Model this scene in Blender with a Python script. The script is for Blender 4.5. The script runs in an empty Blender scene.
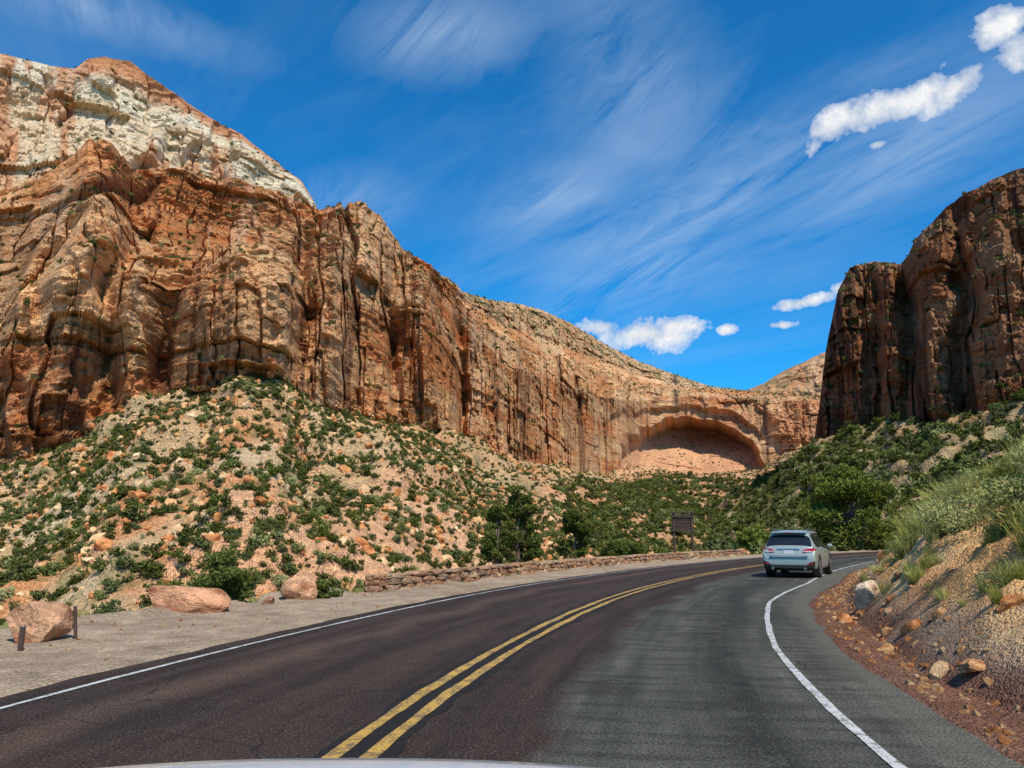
import bpy, math, numpy as np, random
from mathutils import Vector, Matrix
random.seed(3); rng=np.random.default_rng(7)
sc=bpy.context.scene
sc.view_settings.view_transform='Standard'; sc.view_settings.look='None'; sc.view_settings.exposure=0
PITCH=math.radians(11.1); CP,SP=math.cos(PITCH),math.sin(PITCH); F=770.0; CH=1.5
def ae(px,py):
    x=(px-512)/F; y=(384-py)/F
    dy=CP-y*SP; dz=SP+y*CP
    return math.atan2(x,dy), dz/math.hypot(x,dy)
def gpt(px,py,z=0.0):
    a,t=ae(px,py); r=(z-CH)/t
    return r*math.sin(a), r*math.cos(a)
# ---------------- noise
def _h(ix,iy,iz,seed):
    ix,iy,iz=np.broadcast_arrays(np.asarray(ix),np.asarray(iy),np.asarray(iz))
    with np.errstate(over='ignore'):
        h=ix.astype(np.int64).astype(np.uint32)*np.uint32(374761393)+iy.astype(np.int64).astype(np.uint32)*np.uint32(668265263)+iz.astype(np.int64).astype(np.uint32)*np.uint32(1442695041)+np.uint32((seed*974634777+12345)&0xffffffff)
        h=(h^(h>>np.uint32(13)))*np.uint32(1274126177); h=(h^(h>>np.uint32(16)))*np.uint32(2246822519); h^=h>>np.uint32(15)
    return h.astype(np.float64)/4294967295.0*2-1
def vn(x,y,z,seed=0):
    x,y,z=np.broadcast_arrays(np.asarray(x,float),np.asarray(y,float),np.asarray(z,float))
    fx,fy,fz=np.floor(x),np.floor(y),np.floor(z)
    ix,iy,iz=fx.astype(np.int64)+100000,fy.astype(np.int64)+100000,fz.astype(np.int64)+100000
    u,v,w=x-fx,y-fy,z-fz
    u=u*u*u*(u*(u*6-15)+10); v=v*v*v*(v*(v*6-15)+10); w=w*w*w*(w*(w*6-15)+10)
    r=0
    for a in (0,1):
        for b in (0,1):
            for c in (0,1):
                r=r+_h(ix+a,iy+b,iz+c,seed)*(u if a else 1-u)*(v if b else 1-v)*(w if c else 1-w)
    return r
def fbm(x,y,z,o=4,seed=0,g=.5):
    s=0;a=1;t=0
    for i in range(o):
        s=s+a*vn(x*2**i,y*2**i,z*2**i,seed+i*17); t+=a; a*=g
    return s/t
def ridg(x,y,z,o=3,seed=0):
    s=0;a=1;t=0
    for i in range(o):
        s=s+a*(1-2*np.abs(vn(x*2**i,y*2**i,z*2**i,seed+i*31))); t+=a; a*=.5
    return s/t
def sst(a,b,x):
    t=np.clip((x-a)/(b-a),0,1); return t*t*(3-2*t)
def mixc(c,d,t): return c*(1-t[...,None])+np.asarray(d)*t[...,None]
def blocks(u,h,w,t,seed):
    uw=u/w+.55*vn(u/w*.7,h/t*.5,0,seed)+.12*vn(u/w*3,h/t*2.5,0,seed+9); ui=np.floor(uw); fu=uw-ui
    def val(k):
        return _h(k+5000,np.floor(h/t+3*_h(k+5000,0,0,seed+1))+5000,0,seed+2)
    a=val(ui); b=val(ui+1); v=a*(1-sst(.82,1,fu))+b*sst(.82,1,fu)
    on=(_h(ui+5001,np.floor(h/t*.6)+50,0,seed+3)>.1)
    g=np.exp(-((fu-.93)/.05)**2)*on
    return v,g
# ---------------- node helper
def N(nt,t,ins=None,**props):
    n=nt.nodes.new(t)
    for k,v in props.items(): setattr(n,k,v)
    for k,v in (ins or {}).items():
        s=n.inputs[k]
        if isinstance(v,bpy.types.NodeSocket): nt.links.new(v,s)
        else: s.default_value=v
    return n
def newmat(name):
    m=bpy.data.materials.new(name); m.use_nodes=True; m.node_tree.nodes.clear()
    return m,m.node_tree
def finish(nt,shader):
    o=nt.nodes.new('ShaderNodeOutputMaterial'); nt.links.new(shader,o.inputs[0])
def M(nt,op,a,b=0.0,c=None,clamp=False):
    n=nt.nodes.new('ShaderNodeMath'); n.operation=op; n.use_clamp=clamp
    for i,v in enumerate((a,b) if c is None else (a,b,c)):
        if isinstance(v,bpy.types.NodeSocket): nt.links.new(v,n.inputs[i])
        else: n.inputs[i].default_value=v
    return n.outputs[0]
def MIX(nt,f,a,b,bt='MIX'):
    n=nt.nodes.new('ShaderNodeMix'); n.data_type='RGBA'; n.blend_type=bt
    for s,v in ((n.inputs[0],f),(n.inputs[6],a),(n.inputs[7],b)):
        if isinstance(v,bpy.types.NodeSocket): nt.links.new(v,s)
        else: s.default_value=v if not isinstance(v,tuple) or len(v)==4 else (*v,1)
    return n.outputs[2]
def simple(name,col,rough=.6,metal=0,coat=0,spec=.5,var=.0,scale=20,bump=0,bdist=.02,trans=0):
    m,nt=newmat(name); tc=N(nt,'ShaderNodeTexCoord')
    b=N(nt,'ShaderNodeBsdfPrincipled',{'Roughness':rough,'Metallic':metal,'Coat Weight':coat,'Specular IOR Level':spec})
    no=N(nt,'ShaderNodeTexNoise',{'Vector':tc.outputs['Object'],'Scale':scale,'Detail':5.0})
    c=MIX(nt,no.outputs[0],tuple(x*(1-var) for x in col),tuple(min(1,x*(1+var)) for x in col))
    nt.links.new(c,b.inputs['Base Color'])
    if bump: nt.links.new(N(nt,'ShaderNodeBump',{'Height':no.outputs[0],'Strength':bump,'Distance':bdist}).outputs[0],b.inputs['Normal'])
    finish(nt,b.outputs[0]); return m
def terrain_mat(name,s1,s2,bd,stretch=(1,1,1),var=.35,bs=1.0,speck=None):
    m,nt=newmat(name); tc=N(nt,'ShaderNodeTexCoord'); at=N(nt,'ShaderNodeAttribute',attribute_name='Col')
    mp=N(nt,'ShaderNodeMapping',{'Vector':tc.outputs['Object'],'Scale':stretch})
    n1=N(nt,'ShaderNodeTexNoise',{'Vector':mp.outputs[0],'Scale':s1,'Detail':5.0,'Roughness':.70})
    n2=N(nt,'ShaderNodeTexNoise',{'Vector':tc.outputs['Object'],'Scale':s2,'Detail':2.0,'Roughness':.7})
    s=M(nt,'ADD',n1.outputs[0],n2.outputs[0])
    f=M(nt,'MULTIPLY_ADD',M(nt,'SUBTRACT',s,1.0),var*4,1.0)
    f=M(nt,'MAXIMUM',f,.3)
    cc=N(nt,'ShaderNodeVectorMath',{0:at.outputs['Color'],1:(1,1,1)},operation='SCALE'); nt.links.new(f,cc.inputs['Scale'])
    col=cc.outputs[0]
    if speck:
        for (sc_,lo,hi,cl) in speck:
            v=N(nt,'ShaderNodeTexNoise',{'Vector':tc.outputs['Object'],'Scale':sc_,'Detail':2.0,'Roughness':.6})
            k=M(nt,'DIVIDE',M(nt,'SUBTRACT',v.outputs[0],lo),hi-lo,clamp=True)
            col=MIX(nt,k,col,cl)
    b=N(nt,'ShaderNodeBsdfPrincipled',{'Roughness':.95,'Specular IOR Level':.05})
    nt.links.new(col,b.inputs['Base Color'])
    nt.links.new(N(nt,'ShaderNodeBump',{'Height':s,'Strength':bs,'Distance':bd}).outputs[0],b.inputs['Normal'])
    finish(nt,b.outputs[0]); return m
# ---------------- mesh helpers
def link(o,parent=None,coll=None):
    (coll or sc.collection).objects.link(o)
    if parent: o.parent=parent
    return o
def np_mesh(name,V,Fq,mat=None,col=None,smooth=False,uv=None):
    V=np.ascontiguousarray(V,dtype=np.float32).reshape(-1,3); Fq=np.ascontiguousarray(Fq,dtype=np.int32); k=Fq.shape[1]
    me=bpy.data.meshes.new(name); me.vertices.add(len(V)); me.vertices.foreach_set('co',V.ravel())
    me.loops.add(Fq.size); me.loops.foreach_set('vertex_index',Fq.ravel())
    me.polygons.add(len(Fq)); me.polygons.foreach_set('loop_start',np.arange(0,Fq.size,k,dtype=np.int32))
    me.polygons.foreach_set('use_smooth',np.full(len(Fq),smooth))
    if col is not None:
        a=me.color_attributes.new('Col','FLOAT_COLOR','POINT')
        c=np.ones((len(V),4),np.float32); c[:,:3]=np.clip(col.reshape(-1,3),0,1); a.data.foreach_set('color',c.ravel())
    if uv is not None:
        l=me.uv_layers.new(name='UVMap'); l.data.foreach_set('uv',np.ascontiguousarray(uv.reshape(-1,2)[Fq.ravel()],dtype=np.float32).ravel())
    me.update(calc_edges=True)
    if mat: me.materials.append(mat)
    return me
def grid_faces(nr,nc):
    i=np.arange(nr*nc).reshape(nr,nc)
    return np.stack([i[:-1,:-1],i[:-1,1:],i[1:,1:],i[1:,:-1]],-1).reshape(-1,4)
def obj(name,me,parent=None,coll=None,loc=(0,0,0)):
    o=bpy.data.objects.new(name,me); o.location=loc; return link(o,parent,coll)
def grid_normals(P):
    du=np.gradient(P,axis=1); dv=np.gradient(P,axis=0); n=np.cross(du,dv); n/=np.linalg.norm(n,axis=-1,keepdims=True)+1e-9
    n*=np.sign(n[...,2:3]+1e-9); return n
def scatter(name,pts,scl,rot,idx,coll):
    me=bpy.data.meshes.new(name); n=len(pts); me.vertices.add(n); me.vertices.foreach_set('co',np.asarray(pts,np.float32).ravel())
    a=me.attributes.new('scl','FLOAT_VECTOR','POINT'); a.data.foreach_set('vector',np.asarray(scl,np.float32).ravel())
    a=me.attributes.new('rot','FLOAT_VECTOR','POINT'); a.data.foreach_set('vector',np.asarray(rot,np.float32).ravel())
    a=me.attributes.new('idx','INT','POINT'); a.data.foreach_set('value',np.asarray(idx,np.int32))
    o=obj(name,me)
    ng=bpy.data.node_groups.new(name+'_gn','GeometryNodeTree')
    ng.interface.new_socket('Geometry',in_out='INPUT',socket_type='NodeSocketGeometry')
    ng.interface.new_socket('Geometry',in_out='OUTPUT',socket_type='NodeSocketGeometry')
    gi=ng.nodes.new('NodeGroupInput'); go=ng.nodes.new('NodeGroupOutput')
    ci=ng.nodes.new('GeometryNodeCollectionInfo'); ci.inputs['Collection'].default_value=coll
    ci.inputs['Separate Children'].default_value=True; ci.inputs['Reset Children'].default_value=True
    ip=ng.nodes.new('GeometryNodeInstanceOnPoints'); ip.inputs['Pick Instance'].default_value=True
    def na(nm,t):
        x=ng.nodes.new('GeometryNodeInputNamedAttribute'); x.data_type=t; x.inputs['Name'].default_value=nm
        return [s for s in x.outputs if s.enabled and s.name=='Attribute'][0]
    er=ng.nodes.new('FunctionNodeEulerToRotation')
    L=ng.links.new
    L(gi.outputs[0],ip.inputs['Points']); L(ci.outputs[0],ip.inputs['Instance'])
    L(na('idx','INT'),ip.inputs['Instance Index']); L(na('scl','FLOAT_VECTOR'),ip.inputs['Scale'])
    L(na('rot','FLOAT_VECTOR'),er.inputs[0]); L(er.outputs[0],ip.inputs['Rotation']); L(ip.outputs[0],go.inputs[0])
    md=o.modifiers.new('scatter','NODES'); md.node_group=ng
    return o
# ================= ROAD CURVE
cp=np.array([(-3.9,-60),(-3.4,-40),(-2.7,-18),(-1.9,-2),(-1.13,5.8),(-.1,10.7),(1.15,15.3),(3.2,21.35),(6.9,29.6),(12,39),(20,51.5),(31,65),(46,79),(66,91),(92,100),(125,105),(170,106),(230,100)],float)
def catmull(P,n=20):
    out=[]
    for i in range(1,len(P)-2):
        p0,p1,p2,p3=P[i-1:i+3]
        for t in np.linspace(0,1,n,endpoint=False):
            out.append(.5*((2*p1)+(-p0+p2)*t+(2*p0-5*p1+4*p2-p3)*t*t+(-p0+3*p1-3*p2+p3)*t**3))
    return np.array(out)
C=catmull(cp); L=np.r_[0,np.cumsum(np.linalg.norm(np.diff(C,axis=0),axis=1))]
S=np.arange(0,L[-1],.5); C=np.stack([np.interp(S,L,C[:,0]),np.interp(S,L,C[:,1])],1)
k=np.hanning(21); k/=k.sum()
Cs=np.stack([np.convolve(np.pad(C[:,i],10,mode='reflect',reflect_type='odd'),k,'valid') for i in (0,1)],1); C=Cs
T=np.gradient(C,axis=0); T/=np.linalg.norm(T,axis=1,keepdims=True); NR=np.stack([T[:,1],-T[:,0]],1) # right normal
S0=S[np.argmin(np.abs(C[:,1]-0))]; S=S-S0   # s=0 beside the camera
def road_sd(X,Y):
    sh=X.shape; x=X.ravel(); y=Y.ravel(); d=np.empty(len(x)); s=np.empty(len(x))
    Cc=C[::2]; Tc=T[::2]; Nc=NR[::2]; Sc=S[::2]
    for a in range(0,len(x),20000):
        b=slice(a,a+20000); D=(x[b,None]-Cc[None,:,0])**2+(y[b,None]-Cc[None,:,1])**2; i=D.argmin(1)
        dx=x[b]-Cc[i,0]; dy=y[b]-Cc[i,1]
        d[b]=dx*Nc[i,0]+dy*Nc[i,1]; s[b]=Sc[i]+dx*Tc[i,0]+dy*Tc[i,1]
        far=D[np.arange(len(i)),i]**.5; sg=np.sign(d[b]); d[b]=np.where(far>60,sg*far,d[b])
    return d.reshape(sh),s.reshape(sh)
def rp(s,d):
    return np.stack([np.interp(s,S,C[:,0])+d*np.interp(s,S,NR[:,0]),np.interp(s,S,C[:,1])+d*np.interp(s,S,NR[:,1])],-1)
def right_off(s): return np.interp(s,[0,6,12,20,28,45,200],[3.85,3.65,3.5,3.6,4.15,4.1,3.8])
def left_off(s): return np.interp(s,[0,10,20,40,200],[-3.55,-3.6,-3.6,-3.6,-3.6])
def left_edge(s): return np.interp(s,[-30,0,9,17,20,24,60,70,200],[-6.5,-7.2,-7.9,-7.7,-6.6,-6.4,-6.9,-6.2,-6])
# ================= GROUND
def ground_z(X,Y,full=False):
    d,s=road_sd(X,Y)
    asp_r=right_off(s)+.75; le=left_edge(s)+.35*vn(X/1.5,Y/1.5,0,5)
    z=np.zeros_like(X)-.02
    onr=sst(0,.25,d-asp_r+.12*vn(X*1.2,Y*1.2,0,3))+sst(0,.3,-3.85-d+.1*vn(X*1.5,Y*1.5,0,4))
    z+=.03*onr+onr*.012*fbm(X*2,Y*2,0,3,6)
    b0=asp_r+.75+.25*vn(X/2.2,Y/2.2,0,8); e=np.maximum(0,d-b0)
    Hc=np.interp(s,[-30,0,12,22,35,60,120],[3.6,4.4,5.6,5.8,4.8,3.6,2.8])*(1+.12*vn(X/6,Y/6,0,9))
    bank=Hc*(1-np.exp(-e/Hc*.92))+np.maximum(0,e-6)*.10
    rl=sst(.1,.6,vn(X/1.1,Y/1.1,z,16))*.16
    rough=sst(0.1,1.5,e)*(.40*fbm(X/1.5,Y/1.5,z,6,10,.6)+.18*ridg(X*1.1,Y*1.1,0,3,11)+rl)*np.where(e<12,1,1.5)
    z+=np.where(e>0,bank+rough,0)
    f=np.maximum(0,le-d)
    drop=np.where(f<40,22*(1-np.exp(-f*.55/22*1.4)),22*(1-np.exp(-40*.55/22*1.4)))
    z-=drop*np.interp(s,[-60,60,90,130],[1,1,.5,.35])
    z+=sst(.2,4,f)*.7*fbm(X/5,Y/5,0,4,12)
    z+=.1*np.exp(-((d-le-.1)/.5)**2)*(vn(X/.8,Y/.8,0,13)+.7)
    R=np.hypot(X,Y); z=z*(1-sst(350,600,R))+(-25)*sst(350,600,R)
    return (z,d,s,e,f,onr) if full else z
az=np.radians(np.r_[np.arange(-180,-48,1.5),np.arange(-48,22,.16),np.arange(22,48,.09),np.arange(48,180.1,1.5)])
rr=np.r_[.02,np.exp(np.linspace(math.log(1.2),math.log(3),30,endpoint=False)),np.exp(np.linspace(math.log(3),math.log(60),430,endpoint=False)),np.exp(np.linspace(math.log(60),math.log(6000),160))]
A,R=np.meshgrid(az,rr); X=R*np.sin(A); Y=R*np.cos(A)
Z,d,s,e,f,onr=ground_z(X,Y,True)
col=np.zeros(X.shape+(3,))+np.array((.42,.31,.21))
n1=fbm(X/2,Y/2,0,4,20); n2=fbm(X*1.5,Y*1.5,0,3,21)
col=mixc(col,(.50,.38,.26),np.clip(.5+n1,0,1)); col=mixc(col,(.26,.18,.13),np.clip(n2,0,1)*.7)
col=mixc(col,(.17,.065,.040),np.where(d>0,1-sst(.0,.9,e+.5*n2),0)*.9)
bankc=mixc(mixc(np.zeros_like(col)+np.array((.74,.38,.14)),(.82,.54,.27),np.clip(.5+1.3*n1,0,1)),(.56,.21,.07),np.clip(1.6*fbm(X/3,Y/3,0,3,23),0,1))
col=mixc(col,bankc,sst(.2,.9,e+.3*n1)); col=mixc(col,(.26,.23,.09),sst(5.5,8.5,e+2*n1)*.7)
col=mixc(col,mixc(bankc,(.46,.33,.19),np.ones_like(X)*.6),sst(.0,1.2,f)); col=mixc(col,(.17,.18,.075),sst(1,5,f)*sst(-.1,.4,n1)*.8)
ground_m=terrain_mat('ground_soil',1.6,24,.10,var=.42,bs=1.0,speck=[(60,.63,.71,(.55,.42,.30)),(35,.66,.72,(.12,.07,.05))])
me=np_mesh('ground',np.stack([X,Y,Z],-1),grid_faces(*X.shape),ground_m,col,True); obj('ground',me)
# ================= ROAD
ss=np.arange(-50,215,.4)
def strip(name,o0,o1,z,mat,n=2,wob=0,s=ss):
    o0=o0(s) if callable(o0) else np.full(len(s),o0); o1=o1(s) if callable(o1) else np.full(len(s),o1)
    t=np.linspace(0,1,n); D=o0[:,None]*(1-t)+o1[:,None]*t; SS=np.repeat(s[:,None],n,1)
    if wob: D[:,0]+=wob*fbm(s*1.5,0,0,3,41); D[:,-1]+=wob*fbm(s*1.5,5,0,3,42)
    P=rp(SS,D); V=np.dstack([P,np.full(D.shape,z)])
    return np_mesh(name,V,grid_faces(*D.shape)[:,::-1],mat,None,False,np.stack([D,SS],-1))
m,nt=newmat('asphalt'); uv=N(nt,'ShaderNodeUVMap').outputs[0]; tc=N(nt,'ShaderNodeTexCoord').outputs['Object']
sp=N(nt,'ShaderNodeSeparateXYZ',{0:uv}); U=sp.outputs[0]; W=sp.outputs[1]
cmb=N(nt,'ShaderNodeCombineXYZ',{0:M(nt,'MULTIPLY',U,1.0),1:M(nt,'MULTIPLY',W,.06)}).outputs[0]
nstr=N(nt,'ShaderNodeTexNoise',{'Vector':cmb,'Scale':2.6,'Detail':8.0,'Roughness':.65}).outputs[0]
nbig=N(nt,'ShaderNodeTexNoise',{'Vector':tc,'Scale':.35,'Detail':6.0}).outputs[0]
nf=N(nt,'ShaderNodeTexNoise',{'Vector':tc,'Scale':45.0,'Detail':3.0,'Roughness':.75}).outputs[0]
nm=N(nt,'ShaderNodeTexNoise',{'Vector':tc,'Scale':3.5,'Detail':6.0,'Roughness':.75}).outputs[0]
Ud=M(nt,'ADD',U,M(nt,'MULTIPLY',M(nt,'SUBTRACT',nbig,.5),1.6))
kk=M(nt,'DIVIDE',M(nt,'SUBTRACT',Ud,1.15),.3,clamp=True)
ns2=M(nt,'DIVIDE',M(nt,'SUBTRACT',nstr,.3),.4,clamp=True)
cl=MIX(nt,ns2,(.020,.013,.011),(.056,.037,.030)); cr=MIX(nt,ns2,(.034,.036,.029),(.100,.098,.080))
c=MIX(nt,kk,cl,cr)
wp=M(nt,'SUBTRACT',1.0,M(nt,'DIVIDE',M(nt,'ABSOLUTE',M(nt,'SUBTRACT',Ud,2.75)),.6),clamp=True)
mot=M(nt,'DIVIDE',M(nt,'SUBTRACT',nm,.40),.12,clamp=True)
c=MIX(nt,M(nt,'MULTIPLY',M(nt,'MULTIPLY',wp,.85),mot),c,(.020,.019,.017))
rip=N(nt,'ShaderNodeTexNoise',{'Vector':N(nt,'ShaderNodeCombineXYZ',{0:M(nt,'MULTIPLY',U,.35),1:M(nt,'MULTIPLY',W,2.2)}).outputs[0],'Scale':1.6,'Detail':4.0}).outputs[0]
rk_=M(nt,'MULTIPLY',M(nt,'DIVIDE',M(nt,'SUBTRACT',rip,.48),.12,clamp=True),kk); c=MIX(nt,M(nt,'MULTIPLY',rk_,.5),c,(.028,.027,.024))
pat=M(nt,'DIVIDE',M(nt,'SUBTRACT',nbig,.56),.05,clamp=True); c=MIX(nt,M(nt,'MULTIPLY',pat,.45),c,(.022,.018,.016))
wl=M(nt,'SUBTRACT',1.0,M(nt,'DIVIDE',M(nt,'ABSOLUTE',M(nt,'ADD',Ud,2.5)),.45),clamp=True)
c=MIX(nt,M(nt,'MULTIPLY',wl,.55),c,(.110,.070,.050))
wl2=M(nt,'SUBTRACT',1.0,M(nt,'DIVIDE',M(nt,'ABSOLUTE',M(nt,'ADD',Ud,1.0)),.4),clamp=True)
c=MIX(nt,M(nt,'MULTIPLY',wl2,.3),c,(.075,.050,.038))
sh=M(nt,'DIVIDE',M(nt,'SUBTRACT',U,3.9),.35,clamp=True); c=MIX(nt,M(nt,'MULTIPLY',sh,.6),c,(.13,.12,.095))
g=M(nt,'MULTIPLY_ADD',M(nt,'SUBTRACT',nf,.5),4.6,1.0); g=M(nt,'MAXIMUM',g,.2); g=M(nt,'MULTIPLY',g,M(nt,'MULTIPLY_ADD',nm,1.1,.5))
c=MIX(nt,1.0,c,N(nt,'ShaderNodeCombineColor',{0:g,1:g,2:g}).outputs[0],'MULTIPLY')
sk=M(nt,'DIVIDE',M(nt,'SUBTRACT',nf,.62),.04,clamp=True); c=MIX(nt,M(nt,'MULTIPLY',sk,.6),c,(.28,.23,.18))
vor=N(nt,'ShaderNodeTexVoronoi',{'Vector':N(nt,'ShaderNodeVectorMath',{0:tc,1:N(nt,'ShaderNodeTexNoise',{'Vector':tc,'Scale':1.2,'Detail':5.0}).outputs[1]},operation='ADD').outputs[0],'Scale':.2},feature='DISTANCE_TO_EDGE').outputs[0]
cr_=M(nt,'SUBTRACT',1.0,M(nt,'DIVIDE',vor,.004),clamp=True); c=MIX(nt,M(nt,'MULTIPLY',cr_,.7),c,(.01,.009,.009))
b=N(nt,'ShaderNodeBsdfPrincipled',{'Roughness':.88,'Specular IOR Level':.15,'Base Color':c})
nt.links.new(N(nt,'ShaderNodeBump',{'Height':nf,'Strength':.9,'Distance':.012}).outputs[0],b.inputs['Normal']); finish(nt,b.outputs[0]); asphalt=m
road=bpy.data.objects.new('road',strip('road',lambda s:np.full(len(s),-4.0),lambda s:right_off(s)+.85,0.0,asphalt,12,.08)); link(road)
def paint(name,colr,wear):
    m,nt=newmat(name); tc=N(nt,'ShaderNodeTexCoord').outputs['Object']
    a=N(nt,'ShaderNodeTexNoise',{'Vector':tc,'Scale':5.0,'Detail':8.0,'Roughness':.75}).outputs[0]
    b_=N(nt,'ShaderNodeTexNoise',{'Vector':tc,'Scale':45.0,'Detail':3.0,'Roughness':.75}).outputs[0]
    k=M(nt,'DIVIDE',M(nt,'SUBTRACT',M(nt,'MULTIPLY_ADD',b_,.5,M(nt,'MULTIPLY',a,.5)),wear),.07,clamp=True)
    c=MIX(nt,a,colr,tuple(x*.6 for x in colr)); c=MIX(nt,M(nt,'MULTIPLY',k,.85),c,(.07,.06,.05))
    b=N(nt,'ShaderNodeBsdfPrincipled',{'Roughness':.75,'Base Color':c}); finish(nt,b.outputs[0]); return m
yel=paint('yellow_paint',(.60,.35,.06),.475); whi=paint('white_paint',(.64,.63,.60),.495)
tar=simple('tar',(.016,.014,.013),.8,spec=.2,var=.5,scale=8)
fine=np.arange(-50,215,.25)
mk=bpy.data.objects.new('road_markings',None); link(mk)
obj('tar_band',strip('tar_band',-.27,.27,.004,tar,2,.14,fine),mk)
obj('yellow_line_1',strip('y1',-.185,-.07,.008,yel,2,.03,fine),mk)
obj('yellow_line_2',strip('y2',.07,.185,.008,yel,2,.03,fine),mk)
obj('edge_line_1',strip('w1',lambda s:left_off(s)-.035,lambda s:left_off(s)+.035,.008,whi,2,.015,fine),mk)
obj('edge_line_2',strip('w2',lambda s:right_off(s)-.045,lambda s:right_off(s)+.045,.008,whi,2,.015,fine),mk)
# ================= CLIFFS
def stations(tab,azs):
    a=[];t=[];r=[]
    for px,py,rd in tab:
        q=ae(px,py); a.append(q[0]); t.append(q[1]); r.append(rd)
    o=np.argsort(a,kind='stable'); a=np.array(a)[o]; t=np.array(t)[o]; r=np.array(r)[o]
    rr=np.interp(azs,a,r); return rr,CH+rr*np.interp(azs,a,t)
def az_of(pxs): return np.array([ae(p,480)[0] for p in pxs])
def sheet(azs,stn,rows,kinds,seed,arch=None,colfn=None,topk=.35,ampf=1.0,feats=(),bi=1):
    Rl=[];Zl=[];K=[];VV=[]
    for i in range(len(stn)-1):
        n=rows[i]; t=np.linspace(0,1,n,endpoint=(i==len(stn)-2))
        for q in t:
            Rl.append(stn[i][0]*(1-q)+stn[i+1][0]*q); Zl.append(stn[i][1]*(1-q)+stn[i+1][1]*q); K.append(kinds[i]); VV.append(i+q)
    R=np.array(Rl);Z=np.array(Zl);K=np.array(K);VV=np.array(VV)[:,None]+0*R
    A=azs[None,:]+0*R; X=R*np.sin(A);Y=R*np.cos(A)
    rb=stn[bi][0]; bx,by=rb*np.sin(azs),rb*np.cos(azs); u1=np.r_[0,np.cumsum(np.hypot(np.diff(bx),np.diff(by)))]; u=u1[None,:]+0*R
    def blur(v,w):
        kk=np.hanning(w*2+1); kk/=kk.sum(); return np.convolve(np.pad(v.astype(float),w,mode='edge'),kk,'valid')
    cl=blur(K=='cliff',4)[:,None]; ra=blur(K=='ramp',6)[:,None]; ta=blur(K=='talus',5)[:,None]
    steep=np.clip(cl+ra,0,1)
    hs=Z+.07*u+12*fbm(u/140,0,Z/200,3,seed+1)
    ti=np.floor(hs/24+.8*vn(u/110,0,0,seed+80)); hx=Z+u*(.35*_h(ti+500,0,0,seed+81))+4*vn(u/40,0,Z/40,seed+82)
    uz=u+14*fbm(u/90,0,Z/60,3,seed+17)
    big=ridg(uz/110,0,Z/300,2,seed+2)*11+fbm(uz/45,3,Z/90,3,seed+3)*9
    mid=fbm(u/15,0,Z/45,3,seed+4)*3.4+ridg(u/9,0,Z/45,2,seed+9)*1.4
    fin=fbm(u/4,0,hx/2.6,3,seed+5)*1.4
    b1,g1=blocks(uz,hs,46,48,seed+40); b2,g2=blocks(uz+7,hs,19,26,seed+50); b3,g3=blocks(u+3,hs,7.5,12,seed+60); b4,g4=blocks(u,hs,3,4.6,seed+70)
    gm_=sst(-.2,.35,vn(u/60,0,Z/60,seed+8))
    fs=-(g1*7*gm_+g2*5*sst(-.3,.3,vn(u/40,9,Z/40,seed+9))+g3*2.4)
    blk_=b1*5+b2*4.4+b3*2.6+b4*1.0
    fr=lambda p,h_=hs:(h_/p)-np.floor(h_/p)
    terr=(fr(17)*6+fr(5.6)*2.2+fr(3.3,hx)*1.0)*ra+(fr(26)*3.6+fr(8.3)*1.4+fr(4,hx)*.7)*cl
    D=steep*ampf*((big+mid)*(1-.3*ra)+fin+fs+blk_*(1-.4*ra)+terr*(.45+.9*sst(-.3,.3,vn(u/40,0,Z/40,seed+11))))
    for (px,wd,dep,v0,v1) in feats:
        u0=np.interp(ae(px,350)[0],azs,u1); vm=sst(v0,v0+.2,VV)*(1-sst(v1-.3,v1,VV)); D+=dep*ampf*np.exp(-np.abs((uz-u0+3*vn(Z/12,px,0,5))/wd)**2.2)*vm*steep
    D*=topk+(1-topk)*sst(0,25,np.abs(Z-Z[-rows[-1]-1][None,:])+3)
    un=None
    if arch:
        ac,rc,zb,hw,hh=arch
        U=(A-ac)*R; E=np.sqrt((U/hw)**2+(np.clip(Z-zb,0,None)/hh)**2); q=np.clip((Z-zb)/hh,0,1)
        un=1-sst(.90,.97,E+.05*vn(X/15,Y/15,Z/15,3)); outer=1-sst(1.12,1.18,E+.05*vn(X/12,Y/12,Z/12,5))
        ins=1-sst(1.15,1.5,E); D=D*(1-.7*ins)
        D+=-un*(14+70*q**.8)*(steep>0)-outer*11*sst(.35,.8,q)
    R2=R-D
    oc=sst(.08,.3,vn(X/38,Y/38,0,seed+14)+.35*sst(.45,1,VV)-.1)*ta
    zz=Z+4*vn(X/20,Y/20,0,seed+18); fz=(zz/9)-np.floor(zz/9)
    zt=ta*(5.5*ridg(X/48,Y/48,0,3,seed+12)+1.3*fbm(X/6,Y/6,0,4,seed+13))+oc*(4.5*sst(.0,.35,fz)*(1-fz)*1.6+1.2*fbm(X/4,Y/4,0,2,seed+19))
    zt*=np.clip(.3+1.0*sst(0,.5,VV),0,1)
    Z2=Z+zt+(1-ta)*.4*vn(X/6,Y/6,Z/6,seed+15)
    X2=R2*np.sin(A);Y2=R2*np.cos(A)
    P=np.stack([X2,Y2,Z2],-1); nz=grid_normals(P)[...,2]
    st=fbm(u/400,0,hs/8,4,seed+20); st2=fbm(u/60,0,hx/2.2,3,seed+21)
    c=np.zeros(P.shape)+np.array((.66,.275,.105))
    c=mixc(c,(.78,.43,.20),sst(-.15,.4,st)); c=mixc(c,(.52,.165,.055),sst(.05,.45,-st)*.8); c=mixc(c,(.82,.53,.29),sst(.1,.45,st2)*.55); c=mixc(c,(.42,.155,.06),sst(.1,.45,-st2)*.5)
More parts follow.
